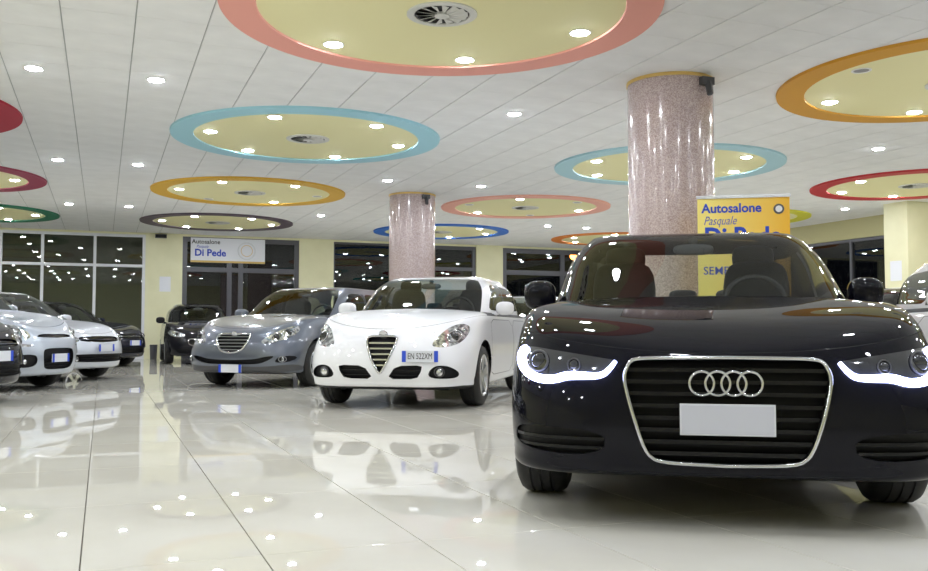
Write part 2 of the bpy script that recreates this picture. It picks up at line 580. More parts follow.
MB().lathe([(.05, 0), (.048, -.006), (.0001, -.006)], 24, 'y', (.33, -.003, 1.965)).build('emblem', M['frame_grey'], bn, angle=40)
MB().lathe([(.032, -.006), (.030, -.009), (.0001, -.009)], 24, 'y', (.33, -.003, 1.965)).build('emblem_centre', M['white'], bn, angle=40)

db = empty('wall_banner', (3.32, Y1 + .055, 2.72))
tag(db, 'white banner with blue lettering and a ring design above the glass door', 'banner')
MB().box(-1.04, 1.04, -.02, 0, 0, .70).build('sheet', M['paper'], db)
MB().box(-1.04, 1.04, -.025, -.018, 0, .055).build('gold_stripe', M['gold'], db)
text_mesh('lettering', 'Autosalone', .17, M['ink'], db, (-.62, -.0225, .585), rot, .002)
text_mesh('lettering', 'Pasquale', .12, M['blue_ink'], db, (-.72, -.0225, .45), rot, 0, shear=.35, sx=.8)
text_mesh('lettering', 'Di Pede', .27, M['blue_ink'], db, (-.50, -.0225, .27), rot, .008)
MB().tube([(.52 + .24 * math.cos(t), -.022, .36 + .24 * math.sin(t)) for t in np.linspace(0, 2 * math.pi, 40, endpoint=False)], .022, 6, True).build('ring_design', M['frame_white'], db, True)
MB().tube([(.52 + .16 * math.cos(t), -.022, .36 + .16 * math.sin(t)) for t in np.linspace(0, 2 * math.pi, 40, endpoint=False)], .008, 6, True).build('ring_design', M['gold'], db, True)


def notice(label, loc, rz):
    o = MB().box(-.15, .15, -.006, 0, -.21, .21).build('paper_notice', M['paper'], None)
    o.location = loc; o.rotation_euler = (0, 0, rz)
    tag(o, label, 'notice', 'paper notices on the pillars')


notice('white paper notice taped to the cream pillar by the glass door', (1.60, Y1, 2.08), 0)
notice('white paper notice taped to the cream pillar by the side windows', (15.6, 14.62, 2.05), -HALF)
sp_ = empty('wall_speaker', (1.47, Y1, 3.36))
tag(sp_, 'small dark speaker mounted high on the cream pillar', 'speaker')
MB().box(-.15, .15, -.14, -.02, 0, .10).build('casing', M['dark_grey'], sp_)
MB().box(-.03, .03, -.03, 0, .03, .07).build('bracket', M['black'], sp_)
MB().box(-.13, .13, -.148, -.139, .015, .085).build('grille', M['black'], sp_)
bi = empty('waste_bin', (1.30, 26.30, 0))
tag(bi, 'small grey waste bin standing at the foot of the cream pillar', 'bin')
m = MB(); m.lathe([(.085, 0), (.10, .38), (.092, .38), (.078, .02)], 20); m.build('body', M['frame_grey'], bi, angle=40)
MB().lathe([(.103, .375), (.106, .39), (.095, .40), (.09, .378)], 20, caps=False).build('rim', M['dark_grey'], bi, angle=40)

# ================================================================ cars
def catmull(P, t):
    """smooth curve through the rows of P at t in 0..1"""
    P = np.asarray(P, float)
    n = len(P) - 1
    Q = np.vstack([2 * P[0] - P[1], P, 2 * P[-1] - P[-2]])
    s = np.clip(np.asarray(t, float), 0, 1) * n
    i = np.minimum(s.astype(int), n - 1)
    f = (s - i)[..., None]
    a, b, c, d = Q[i], Q[i + 1], Q[i + 2], Q[i + 3]
    return .5 * ((2 * b) + (c - a) * f + (2 * a - 5 * b + 4 * c - d) * f ** 2 + (3 * b - a - 3 * c + d) * f ** 3)


class Surf:
    """half of a car skin (y >= 0). u 0..1 nose cap, 1..2 flank, 2..3 tail cap; v runs up the section to the centre line"""
    def __init__(s, front, side, rear, xa, xb, nf=3.0, nr=3.0, wp=2.2, rise=0.0):
        s.front, s.side, s.rear, s.xa, s.xb, s.nf, s.nr, s.wp, s.rise = front, side, rear, xa, xb, nf, nr, wp, rise

    def ev(s, u, v):
        u = np.asarray(u, float); v = np.asarray(v, float)
        u, v = np.broadcast_arrays(u, v)
        A = catmull(s.front, v); B = catmull(s.side, v); C = catmull(s.rear, v)
        ys = np.maximum(B[..., 0], 0)
        nf = catmull(np.array(s.nf)[:, None], v)[..., 0] if hasattr(s.nf, '__len__') else s.nf
        nr = s.nr
        psi = np.where(u <= 1, u, np.where(u >= 2, 3 - u, 1.0)) * math.pi / 2
        n = np.where(u < 1.5, nf, nr)
        cc, ss = np.abs(np.cos(psi)), np.abs(np.sin(psi))
        r = (cc ** n + ss ** n) ** (-1 / n)
        cc, ss = cc * r, ss * r
        ss = np.where((u >= 1) & (u <= 2), 1.0, ss); cc = np.where((u >= 1) & (u <= 2), 0.0, cc)
        w = ss ** s.wp
        xf = s.xa - (s.xa - A[..., 0]) * cc
        xr = s.xb + (C[..., 0] - s.xb) * cc
        xm = s.xa + (s.xb - s.xa) * np.clip(u - 1, 0, 1)
        x = np.where(u < 1, xf, np.where(u > 2, xr, xm))
        z = np.where(u < 1.5, A[..., 1], C[..., 1]) * (1 - w) + B[..., 1] * w
        return np.stack([x, ys * ss, z], -1)

    def normal(s, u, v):
        e = 2e-3
        u = np.asarray(u, float); v = np.asarray(v, float)
        du = s.ev(np.minimum(u + e, 3), v) - s.ev(np.maximum(u - e, 0), v)
        dv = s.ev(u, np.minimum(v + e, 1)) - s.ev(u, np.maximum(v - e, 0))
        n = np.cross(du, dv)
        l = np.linalg.norm(n, axis=-1, keepdims=True)
        n = np.where(l > 1e-9, n / np.maximum(l, 1e-12), np.array([0, 0, s.sgn() * 1.0]))
        return n * s.sgn()

    def sgn(s):
        if not hasattr(s, '_s'):
            e = 1e-3
            n = np.cross(s.ev(1.5 + e, .4) - s.ev(1.5, .4), s.ev(1.5, .4 + e) - s.ev(1.5, .4))
            s._s = 1.0 if n[1] > 0 else -1.0
        return s._s

    def inv(s, pts, how):
        """surface parameters of points given in a front (y,z), side (x,z), rear (y,z) or top (x,y) view"""
        if how == 'param': return np.asarray(pts, float), np.zeros(len(pts))
        ax = {'front': (1, 2), 'rear': (1, 2), 'side': (0, 2), 'top': (0, 1)}[how]
        ur = {'front': (0, 1.0), 'rear': (2.0, 3), 'side': (.45, 2.6), 'top': (0, 1.2)}[how]
        vr = (.3, 1.0) if how == 'top' else (0.0, 1.0)
        U, V = np.meshgrid(np.linspace(*ur, 90), np.linspace(*vr, 70), indexing='ij')
        G = s.ev(U, V)[..., ax].reshape(-1, 2)
        U, V = U.ravel(), V.ravel()
        T = np.asarray(pts, float)
        u = np.empty(len(T)); v = np.empty(len(T))
        for k, t in enumerate(T):
            q = np.argmin(((G - t) ** 2).sum(1)); u[k], v[k] = U[q], V[q]
        e = 1e-4
        for _ in range(12):
            P = s.ev(u, v)[:, ax]
            up, vp = np.where(u + e <= ur[1], e, -e), np.where(v + e <= 1, e, -e)
            Ju = (s.ev(u + up, v)[:, ax] - P) / up[:, None]
            Jv = (s.ev(u, v + vp)[:, ax] - P) / vp[:, None]
            R = T - P
            det = Ju[:, 0] * Jv[:, 1] - Ju[:, 1] * Jv[:, 0]
            det = np.where(np.abs(det) < 1e-9, 1e-9, det)
            du = (R[:, 0] * Jv[:, 1] - R[:, 1] * Jv[:, 0]) / det
            dv = (Ju[:, 0] * R[:, 1] - Ju[:, 1] * R[:, 0]) / det
            u = np.clip(u + np.clip(du, -.06, .06), *ur); v = np.clip(v + np.clip(dv, -.06, .06), *vr)
        res = np.linalg.norm(T - s.ev(u, v)[:, ax], axis=1)
        return np.stack([u, v], 1), res

    def front_pt(s, pts, off=0.0):
        """points of the nose under (y, z) pairs of either sign of y, lifted off the skin"""
        T = np.asarray(pts, float)
        uv, _ = s.inv(np.stack([np.abs(T[:, 0]), T[:, 1]], 1), 'front')
        P = s.ev(uv[:, 0], uv[:, 1]) + off * s.normal(uv[:, 0], uv[:, 1])
        P[:, 1] *= np.where(T[:, 0] < 0, -1, 1)
        return P


def dens(poly, step, closed):
    P = [np.asarray(p, float) for p in poly]
    out = []
    m = len(P) if closed else len(P) - 1
    for i in range(m):
        a, b = P[i], P[(i + 1) % len(P)]
        k = max(1, int(np.ceil(np.linalg.norm(b - a) / step)))
        for j in range(k): out.append(a + (b - a) * j / k)
    if not closed: out.append(P[-1])
    return np.array(out)


def chaikin(poly, it=2, closed=True, q=.25):
    P = [np.asarray(p, float) for p in poly]
    for _ in range(it):
        o = []
        m = len(P) if closed else len(P) - 1
        for i in range(m):
            a, b = P[i], P[(i + 1) % len(P)]
            if closed or i > 0: o.append(a * (1 - q) + b * q)
            else: o.append(a)
            if closed or i < m - 1: o.append(a * q + b * (1 - q))
            else: o.append(b)
        P = o
    return np.array(P)


def inside(pts, poly):
    x, y = pts[:, 0], pts[:, 1]
    r = np.zeros(len(pts), bool)
    P = np.asarray(poly)
    for i in range(len(P)):
        a, b = P[i - 1], P[i]
        c = ((a[1] > y) != (b[1] > y))
        with np.errstate(divide='ignore', invalid='ignore'):
            xi = (b[0] - a[0]) * (y - a[1]) / (b[1] - a[1] + 1e-15) + a[0]
        r ^= c & (x < xi)
    return r


def trim(surf, regions, res=(44, 24, 26, 44)):
    """cuts the half skin along region outlines; region = (name, view, outline, closed).
    returns {name: (verts, normals, tris)}; what no region claims is 'rest'"""
    su, sv = 1.5, 2.1
    gu = np.concatenate([np.linspace(0, 1, res[0], endpoint=False), np.linspace(1, 2, res[1], endpoint=False), np.linspace(2, 3, res[2])])
    gv = np.linspace(0, 1, res[3])
    U, V = np.meshgrid(gu, gv, indexing='ij')
    G = np.stack([U.ravel(), V.ravel()], 1)
    cons, edges = [], []
    tests = []
    cnt = 0
    for name, view, poly, closed in regions:
        P = np.asarray(poly, float)
        if view == 'param':
            D = dens(P * (su, sv), .02, closed) / (su, sv)
        else:
            D = dens(P, .015, closed)
        uv, rs = surf.inv(D, view)
        ok = rs < .004
        idx = []
        for k in range(len(D)):
            if ok[k]:
                cons.append(uv[k]); idx.append(cnt); cnt += 1
            else: idx.append(-1)
        m = len(idx) if closed else len(idx) - 1
        for k in range(m):
            a, b = idx[k], idx[(k + 1) % len(idx)]
            if a >= 0 and b >= 0: edges.append((a, b))
        tests.append((name, view, P))
    cons = np.array(cons).reshape(-1, 2)
    if len(cons):
        a = G * (su, sv); b = cons * (su, sv)
        keep = np.ones(len(G), bool)
        for k in range(0, len(a), 800):
            d2 = ((a[k:k + 800, None] - b[None]) ** 2).sum(-1).min(1)
            keep[k:k + 800] = d2 > .010 ** 2
        edge = (G[:, 0] < 1e-6) | (G[:, 0] > 3 - 1e-6) | (G[:, 1] < 1e-6) | (G[:, 1] > 1 - 1e-6)
        G = G[keep | edge]
    allp = np.vstack([cons, G]) * (su, sv)
    vo, eo, fo, *_ = delaunay_2d_cdt([Vector(p) for p in allp], edges, [], 0, 1e-5)
    W = np.array([tuple(p) for p in vo]) / (su, sv)
    W = np.clip(W, (0, 0), (3, 1))
    T = np.array([f for f in fo if len(f) == 3])
    e1, e2 = W[T[:, 1]] - W[T[:, 0]], W[T[:, 2]] - W[T[:, 0]]
    T = T[np.abs(e1[:, 0] * e2[:, 1] - e1[:, 1] * e2[:, 0]) > 1e-10]
    X = surf.ev(W[:, 0], W[:, 1]); N = surf.normal(W[:, 0], W[:, 1])
    if surf.sgn() < 0: T = T[:, ::-1]
    cp = W[T].mean(1)
    C = surf.ev(cp[:, 0], cp[:, 1])
    who = np.full(len(T), -1)
    for k, (name, view, P) in enumerate(tests):
        if view == 'param': ins = inside(cp, P)
        else:
            ax = {'front': (1, 2), 'rear': (1, 2), 'side': (0, 2), 'top': (0, 1)}[view]
            Q = P.copy()
            if view in ('front', 'rear') and (np.abs(Q[:, 0]) < 1e-6).any():
                Q[np.abs(Q[:, 0]) < 1e-6, 0] = -.02
            ins = inside(C[:, ax], Q)
            if view == 'front': ins &= cp[:, 0] < 1.0
            if view == 'rear': ins &= cp[:, 0] > 2.0
            if view == 'side': ins &= (cp[:, 0] > .3) & (cp[:, 0] < 2.75)
        who[(who < 0) & ins] = k
    out = {}
    for k in range(-1, len(tests)):
        t = T[who == k]
        if not len(t): continue
        nm = 'rest' if k < 0 else tests[k][0]
        ids, ti = np.unique(t, return_inverse=True)
        rec = (X[ids], N[ids], ti.reshape(-1, 3))
        if nm in out:
            a = out[nm]
            rec = (np.vstack([a[0], rec[0]]), np.vstack([a[1], rec[1]]), np.vstack([a[2], rec[2] + len(a[0])]))
        out[nm] = rec
    return out


def both(rec):
    """mirror a half to a whole, welded on the centre line"""
    X, N, T = rec
    n = len(X)
    mid = np.abs(X[:, 1]) < 2e-5
    N = N.copy(); N[mid, 1] = 0
    N /= np.maximum(np.linalg.norm(N, axis=1, keepdims=True), 1e-9)
    mp = np.empty(n, int)
    mp[mid] = np.where(mid)[0]
    mp[~mid] = n + np.arange((~mid).sum())
    X2, N2 = X[~mid] * (1, -1, 1), N[~mid] * (1, -1, 1)
    return np.vstack([X, X2]), np.vstack([N, N2]), np.vstack([T, mp[T][:, ::-1]])


def flip(rec):
    X, N, T = rec
    return X * (1, -1, 1), N * (1, -1, 1), T[:, ::-1]


def skin(name, rec, mat, parent):
    X, N, T = rec
    return obj(name, X, T.tolist(), mat, parent, True, N)


def recess(name, rec, mat, parent, vec):
    """pushes a trimmed piece in along vec and walls its rim"""
    X, N, T = rec
    n = len(X)
    vec = np.asarray(vec, float)
    ed = {}
    for t in T:
        for a, b in ((t[0], t[1]), (t[1], t[2]), (t[2], t[0])):
            if (b, a) in ed: del ed[(b, a)]
            else: ed[(a, b)] = 1
    V = np.vstack([X + vec, X])
    faces = T.tolist() + [(b, a, n + a, n + b)[::-1] for a, b in ed]
    return obj(name, V, faces, mat, parent)


_wheels = {}


def wheel_meshes(R, w, rr, spokes):
    key = (R, w, rr, spokes)
    if key in _wheels: return _wheels[key]
    h = w / 2
    t = MB().lathe([(rr - .01, -h + .02), (rr, -h + .008), (rr + .02, -h), (R - .05, -h - .004), (R - .018, -h + .012), (R - .003, -h + .035),
                    (R, -.052), (R - .008, -.050), (R - .008, -.042), (R, -.040), (R, -.006), (R - .008, -.004), (R - .008, .004), (R, .006),
                    (R, .040), (R - .008, .042), (R - .008, .050), (R, .052),
                    (R - .003, h - .035), (R - .018, h - .012), (R - .05, h + .004), (rr + .02, h), (rr, h - .008), (rr - .01, h - .02)], 44, 'y', closed=True)
    tyre = t.data('tyre', M['rubber'], angle=35)
    m = MB()
    m.lathe([(rr + .006, h - .004), (rr - .006, h + .002), (rr - .022, h - .012), (rr - .03, h - .05), (rr - .035, -h + .02)], 40, 'y', caps=False)
    for k in range(spokes):
        a = 2 * math.pi * k / spokes
        for dlt in (-.13, .13) if spokes <= 6 else (0,):
            ca, sa = math.cos(a + dlt), math.sin(a + dlt)
            c0, s0 = math.cos(a), math.sin(a)
            p0 = np.array([s0 * .05, 0, c0 * .05]); p1 = np.array([sa * (rr - .015), 0, ca * (rr - .015)])
            tt = (p1 - p0) / np.linalg.norm(p1 - p0)
            nn = np.array([tt[2], 0, -tt[0]])
            v = []
            for p, wd, y0, y1 in ((p0, .028, h - .055, h - .020), (p1, .019, h - .05, h - .008)):
                for sg, yy in ((-1, y0), (1, y0), (1, y1), (-1, y1)):
                    v.append(p + nn * wd * sg + np.array([0, yy, 0]))
            m.add(v, [(0, 1, 2, 3), (7, 6, 5, 4), (0, 4, 5, 1), (1, 5, 6, 2), (2, 6, 7, 3), (3, 7, 4, 0)])
    m.lathe([(.075, h - .06), (.07, h - .022), (.03, h - .012), (.0001, h - .01)], 20, 'y', caps=False)
    rim = m.data('rim', M['rim'], angle=35)
    d = MB().lathe([(rr - .03, -.01), (rr - .05, .02), (.0001, .02)], 32, 'y', caps=False).data('brake_disc', M['dark_grey'], angle=35)
    _wheels[key] = (tyre, rim, d)
    return _wheels[key]


def number_plate(car, surf, yc, zc, w=.36, h=.11, style='it', text=None, off=.02):
    P = surf.front_pt([(yc, zc), (yc - .08, zc), (yc + .08, zc)])
    x = min(surf.front_pt([(yc - w / 2, zc), (yc + w / 2, zc), (yc, zc), (yc, zc - h / 2), (yc, zc + h / 2)])[:, 0]) - off
    slope = (P[2][0] - P[1][0]) / .16
    rz = math.atan(-slope) if abs(yc) > .1 else 0.0
    b = MB().box(-.012, 0, -w / 2, w / 2, -h / 2, h / 2)
    base = b.build('number_plate', M['plate_white'], car)
    base.location = (P[0][0] - off if abs(yc) > .1 else x, yc, zc)
    base.rotation_euler = (0, 0, rz)
    if style == 'blank':
        MB().box(-.015, -.011, -w / 2 + .006, w / 2 - .006, -h / 2 + .006, h / 2 - .006).build('plate_face', M['plate_grey'], base)
    else:
        for s_ in (-1, 1):
            MB().box(-.0145, -.011, s_ * (w / 2 - .02) - .02, s_ * (w / 2 - .02) + .02, -h / 2, h / 2).build('plate_band', M['plate_blue'], base)
        if text:
            text_mesh('plate_text', text, .085, M['ink'], base, (-.0135, 0, 0), (math.pi / 2, 0, -math.pi / 2), 0.0, sx=.64)
    return base


def hspan(poly, z):
    ys = []
    P = np.asarray(poly)
    for i in range(len(P)):
        a, b = P[i - 1], P[i]
        if (a[1] > z) != (b[1] > z): ys.append(a[0] + (b[0] - a[0]) * (z - a[1]) / (b[1] - a[1]))
    return (min(ys), max(ys)) if len(ys) >= 2 else None


def slat(name, surf, y0, y1, z, h, depth, off, mat, parent):
    """horizontal bar that follows the nose between y0 and y1"""
    n = max(4, int(abs(y1 - y0) / .04))
    ys = np.linspace(y0, y1, n + 1)
    P = surf.front_pt([(y, z) for y in ys])
    v, f = [], []
    for p in P:
        for dx, dz in ((off, -h / 2), (off, h / 2), (off + depth, h / 2), (off + depth, -h / 2)):
            v.append((p[0] + dx, p[1], p[2] + dz))
    for i in range(n):
        for k in range(4):
            l = (k + 1) % 4
            f.append((i * 4 + k, i * 4 + l, i * 4 + 4 + l, i * 4 + 4 + k))
    f += [(3, 2, 1, 0), tuple(n * 4 + k for k in range(4))]
    return obj(name, v, f, mat, parent)


def mirror_pair(root, x, y, z, mat, r=(.075, .105, .078), arm_mat=None):
    for s_ in (1, -1):
        h = MB().blob((0, 0, 0), r, .72, 18, 11).build('wing_mirror', mat, root, True)
        h.location = (x, s_ * y, z)
        MB().blob((r[0] * .80, 0, 0), (r[0] * .32, r[1] * .84, r[2] * .80), .6, 14, 7).build('mirror_glass', M['chrome'], h, True)
        MB().tube([(0.01, -s_ * r[1] * .7, -r[2] * .6), (.01, -s_ * (r[1] + .05), -r[2] * 1.0), (.03, -s_ * (r[1] + .13), -r[2] * 1.1)], [.022, .024, .03], 10).build('mirror_arm', arm_mat or mat, h, True)


def make_car(sp):
    """sp: one car's own measures, outlines and colours, metres from the nose tip"""
    a = math.radians(sp['a'])
    ax = sp['axle']
    d = np.array([math.sin(a), math.cos(a)])
    o = np.array(sp['nose']) if 'nose' in sp else np.array(sp['at']) - d * ax
    car = empty('car' if 'name' not in sp else sp['name'], (o[0], o[1], 0), math.pi / 2 - a)
    tag(car, sp['label'], 'car')
    pm = M[sp['paint']]
    L = sp['L']
    body = Surf(sp['front'], sp['side'], sp['rear'], sp['xa'], sp['xb'], sp.get('nf', 3.0), sp.get('nr', 3.2))
    R, ww, rr = sp.get('wheel', (.325, .205, .215))
    axr = ax + sp['wb']
    # ---- lower body
    regs = []
    for xc in (ax, axr):
        th = np.linspace(-.6, math.pi + .6, 40)
        regs.append(('arch', 'side', np.stack([xc + (R + .055) * np.cos(th), R + (R + .055) * np.sin(th)], 1), True))
    for f in sp['feat']:
        P = f['poly'] if not f.get('round', 2) else chaikin(f['poly'], f.get('round', 2), closed=not f.get('centre'), q=f.get('q', .25))
        f['P'] = P
        regs.append((f['name'], f.get('view', 'front'), P, not f.get('centre')))
    vh = sp.get('v_hood')
    if vh:
        dv = sp.get('hood_gap', .0035)
        regs.append(('bonnet_gap', 'param', [(-.05, vh), (.985, vh), (.985, vh + dv), (-.05, vh + dv)], True))
        regs.append(('cowl', 'param', [(.985, vh), (2.05, vh), (2.05, 1.05), (.985, 1.05)], True))
        regs.append(('bonnet', 'param', [(-.05, vh + dv), (.985, vh + dv), (.985, 1.05), (-.05, 1.05)], True))
    for P in sp.get('doors', []):
        P = np.asarray(chaikin(P, 1, q=.12))
        c = P.mean(0)
        Q = P + (c - P) / np.linalg.norm(c - P, axis=1, keepdims=True) * .009
        regs.append(('door', 'side', Q, True))
        regs.append(('door_gap%d' % len(regs), 'side', P, True))
    regs = [(n, v, np.clip(np.asarray(P, float), (0, 0), (3, 1)) if v == 'param' else P, c) for n, v, P, c in regs]
    out = trim(body, regs, sp.get('res', (46, 24, 22, 46)))
    skin('body', both(out['rest']), pm, car)
    if 'bonnet' in out: skin('bonnet', both(out['bonnet']), pm, car)
    if 'cowl' in out: skin('cowl', both(out['cowl']), M['interior'], car)
    if 'bonnet_gap' in out: skin('bonnet_gap', both(out['bonnet_gap']), M['gap'], car)
    for nm in out:
        if nm.startswith('door_gap'):
            skin('door_gap', out[nm], M['gap'], car); skin('door_gap', flip(out[nm]), M['gap'], car)
    if 'door' in out:
        rec = out['door']
        xs = [np.mean([p[0] for p in P]) for P in sp['doors']]
        cen = rec[0][rec[2]].mean(1)[:, 0]
        for k, xk in enumerate(xs):
            sel = np.array([min(range(len(xs)), key=lambda j: abs(xs[j] - c)) == k for c in cen])
            t = rec[2][sel]
            ids, ti = np.unique(t, return_inverse=True)
            r1 = (rec[0][ids], rec[1][ids], ti.reshape(-1, 3))
            skin('door', r1, pm, car); skin('door', flip(r1), pm, car)
    # ---- features of nose and tail
    for f in sp['feat']:
        if f['name'] not in out: continue
        rec = out[f['name']]
        kind = f['kind']
        mt = M[f['mat']]
        base = f['name'].rstrip('0123456789_')
        halves = [both(rec)] if f.get('centre') else [rec, flip(rec)]
        P = np.asarray(f['P'])
        for k, r_ in enumerate(halves):
            s_ = 1 if k == 0 else -1
            dirx = -1 if f.get('view') == 'rear' else 1
            if kind == 'recess':
                oo = recess(base, r_, mt, car, (dirx * f.get('depth', .05), 0, 0))
            else:
                oo = skin(base, r_, mt, car)
            if f.get('frame'):
                fr, fm = f['frame']
                D = dens(P, .03, not f.get('centre'))
                if f.get('centre'):
                    D = np.vstack([D, (D * (-1, 1))[::-1][1:-1]])
                pts = body.front_pt(D * ((1, 1) if f.get('centre') else (s_, 1)), f.get('frame_off', .004))
                MB().tube(pts, fr, 8, True).build(base + '_surround', M[fm], oo, True)
            for z in f.get('slats', []):
                sp_ = hspan(P, z)
                if not sp_: continue
                y0, y1 = (-sp_[1], sp_[1]) if f.get('centre') else (s_ * sp_[0], s_ * sp_[1])
                sh, sd, so, sm = f.get('slat', (.014, .03, .012, 'black_gloss'))
                slat('slat', body, y0, y1, z, sh, sd, so, M[sm], oo)
            for c in f.get('lamps', []):
                q = body.front_pt([(s_ * c[0], c[1])], -.004)[0]
                MB().blob(tuple(q), (c[2] * .55, c[2], c[2]), 1.0, 16, 10).build('projector', M[c[3]], oo, True)
                if len(c) > 4:
                    th = np.linspace(0, 2 * math.pi, 24, endpoint=False)
                    rp = body.front_pt([(s_ * (c[0] + c[2] * 1.15 * math.cos(t)), c[1] + c[2] * 1.15 * math.sin(t)) for t in th], .004)
                    MB().tube(rp, c[2] * .14, 6, True).build('lamp_bezel', M[c[4]], oo, True)
            for st in f.get('strip', []):
                pts, rad, sm = st
                D = chaikin(pts, 2, False)
                D = dens(D, .02, False) * (s_, 1)
                MB().tube(body.front_pt(D, .006), list(rad * np.clip(.5 + 1.6 * np.linspace(0, 1, len(D)), .5, 1.12)), 8).build('led_strip', M[sm], oo, True)
    # ---- greenhouse
    g = sp['cab']
    cabs = Surf(g['front'], g['side'], g['rear'], g['xa'], g['xb'], g.get('nf', 5.0), g.get('nr', 3.2), wp=2.6)
    gm = M[sp.get('glass', 'car_glass')]
    def ufrac(k, n):
        uu = np.linspace(0, 1, 2000)
        p = uu * math.pi / 2
        y = np.sin(p) * (np.cos(p) ** n + np.sin(p) ** n) ** (-1 / n)
        return float(uu[np.searchsorted(y, k)])
    uw = ufrac(g.get('wfrac', .90), g.get('nf', 5.0)); uw1 = ufrac(g.get('wtop', g.get('wfrac', .90)), g.get('nf', 5.0))
    ub = 3 - ufrac(g.get('rfrac', .84), g.get('nr', 3.2))
    vt, vb0, vb1 = g.get('vtop', .60), g.get('rv0', .10), g.get('rv1', .60)
    regs = [('windscreen', 'param', [(0, 0), (uw, 0), (uw1, vt - .03), (uw1 - .05, vt), (0, vt + .006)], True),
            ('rear_window', 'param', [(ub, vb0), (3, vb0), (3, vb1), (ub, vb1)], True)]
    for P in g['windows']:
        regs.append(('side_window', 'side', chaikin(P, 2, q=.12), True))
    for P in g.get('pillars', []):
        regs.append(('pillar_trim', 'side', np.asarray(P, float), True))
    out = trim(cabs, regs, (34, 20, 28, 30))
    skin('roof', both(out['rest']), M[sp.get('roof_mat', sp['paint'])], car)
    skin('windscreen', both(out['windscreen']), gm, car)
    if 'rear_window' in out: skin('rear_window', both(out['rear_window']), M[sp.get('rear_glass', sp.get('glass', 'car_glass'))], car)
    if 'pillar_trim' in out:
        skin('pillar_trim', out['pillar_trim'], M['black'], car); skin('pillar_trim', flip(out['pillar_trim']), M['black'], car)
    if 'side_window' in out:
        rec = out['side_window']
        xs = [np.mean([p[0] for p in P]) for P in g['windows']]
        cen = rec[0][rec[2]].mean(1)[:, 0]
        for k in range(len(xs)):
            sel = np.array([min(range(len(xs)), key=lambda j: abs(xs[j] - c)) == k for c in cen])
            t = rec[2][sel]
            if not len(t): continue
            ids, ti = np.unique(t, return_inverse=True)
            r1 = (rec[0][ids], rec[1][ids], ti.reshape(-1, 3))
            skin('side_window', r1, M[sp.get('side_glass', sp.get('glass', 'car_glass'))], car)
            skin('side_window', flip(r1), M[sp.get('side_glass', sp.get('glass', 'car_glass'))], car)
    # ---- wheels
    tyre, rim, disc = wheel_meshes(R, ww, rr, sp.get('spokes', 5))
    yw = sp['track'] / 2
    for xc in (ax, axr):
        for s_ in (1, -1):
            t = link('tyre', tyre, car)
            t.location = (xc, s_ * yw, R)
            if s_ < 0: t.rotation_euler = (0, 0, math.pi)
            link('rim', rim, t); link('brake_disc', disc, t)
    # ---- underbody, cabin
    yb = yw - ww / 2 - .05
    MB().box(.35, L - .3, -yb, yb, .19, .42).build('underbody', M['black'], car)
    for xc in (ax, axr):
        for s_ in (1, -1):
            m = MB()
            th = np.linspace(-.1, math.pi + .1, 20)
            for t0, t1 in zip(th[:-1], th[1:]):
                q = [(xc + (R + .06) * math.cos(t), y, R + (R + .06) * math.sin(t)) for t in (t0, t1) for y in (s_ * yb, s_ * (yw + ww / 2 - .02))]
                m.add([q[0], q[1], q[3], q[2]], [(0, 1, 2, 3)])
            m.build('wheel_arch_liner', M['black'], car)
    zc_ = sp.get('seat_z', .92)
    xs0, roofz = sp['seat_x'], sp['roof_z']
    for s_ in (1, -1):
        st = MB().blob((xs0, s_ * .44, zc_ + .02), (.10, .215, .31), .45, 16, 9, .18).build('front_seat', M['seat'], car, True)
        MB().blob((xs0 + .09, s_ * .43, zc_ + .36), (.05, .14, .085), .6, 14, 8, .15).build('headrest', M['seat'], st, True)
    rs = MB().blob((xs0 + .92, 0, zc_ - .10), (.12, .60, .22), .4, 20, 9, .25).build('rear_seat', M['seat'], car, True)
    for yy in (-.36, 0, .36):
        MB().blob((xs0 + 1.00, yy, zc_ + .13), (.05, .11, .05), .6, 12, 7, .15).build('headrest', M['seat'], rs, True)
    th = np.linspace(0, 2 * math.pi, 28, endpoint=False)
    sxp = xs0 - .62
    sw = MB().tube([(sxp + .06 * math.sin(t), -.36 + .185 * math.cos(t), zc_ + .02 + .175 * math.sin(t)) for t in th], .016, 8, True)
    sw.tube([(sxp, -.36 - .18, zc_ + .02), (sxp, -.36 + .18, zc_ + .02)], .02, 6).tube([(sxp, -.36, zc_ + .02), (sxp, -.36, zc_ - .15)], .025, 6)
    sw.build('steering_wheel', M['interior'], car, True)
    hx = sp['mirror_x']
    im = MB().blob((hx, 0, roofz - .15), (.022, .125, .036), .7, 16, 8).build('rear_view_mirror', M['dark_grey'], car, True)
    MB().tube([(hx, 0, roofz - .15), (hx + .03, 0, roofz - .085)], [.015, .03], 8).build('mirror_stalk', M['interior'], im, True)
    wm = sp['mirrors']
    mirror_pair(car, *wm[:3], M[wm[3]], wm[4] if len(wm) > 4 else (.075, .105, .078), M[wm[5]] if len(wm) > 5 else None)
    for (yy, zz, *pl) in sp.get('plate', []):
        number_plate(car, body, yy, zz, **(pl[0] if pl else {}))
    return car, body


def lerp2(a, b, t, dx=0, dz=0):
    return (a[0] + (b[0] - a[0]) * t + dx, a[1] + (b[1] - a[1]) * t + dz)


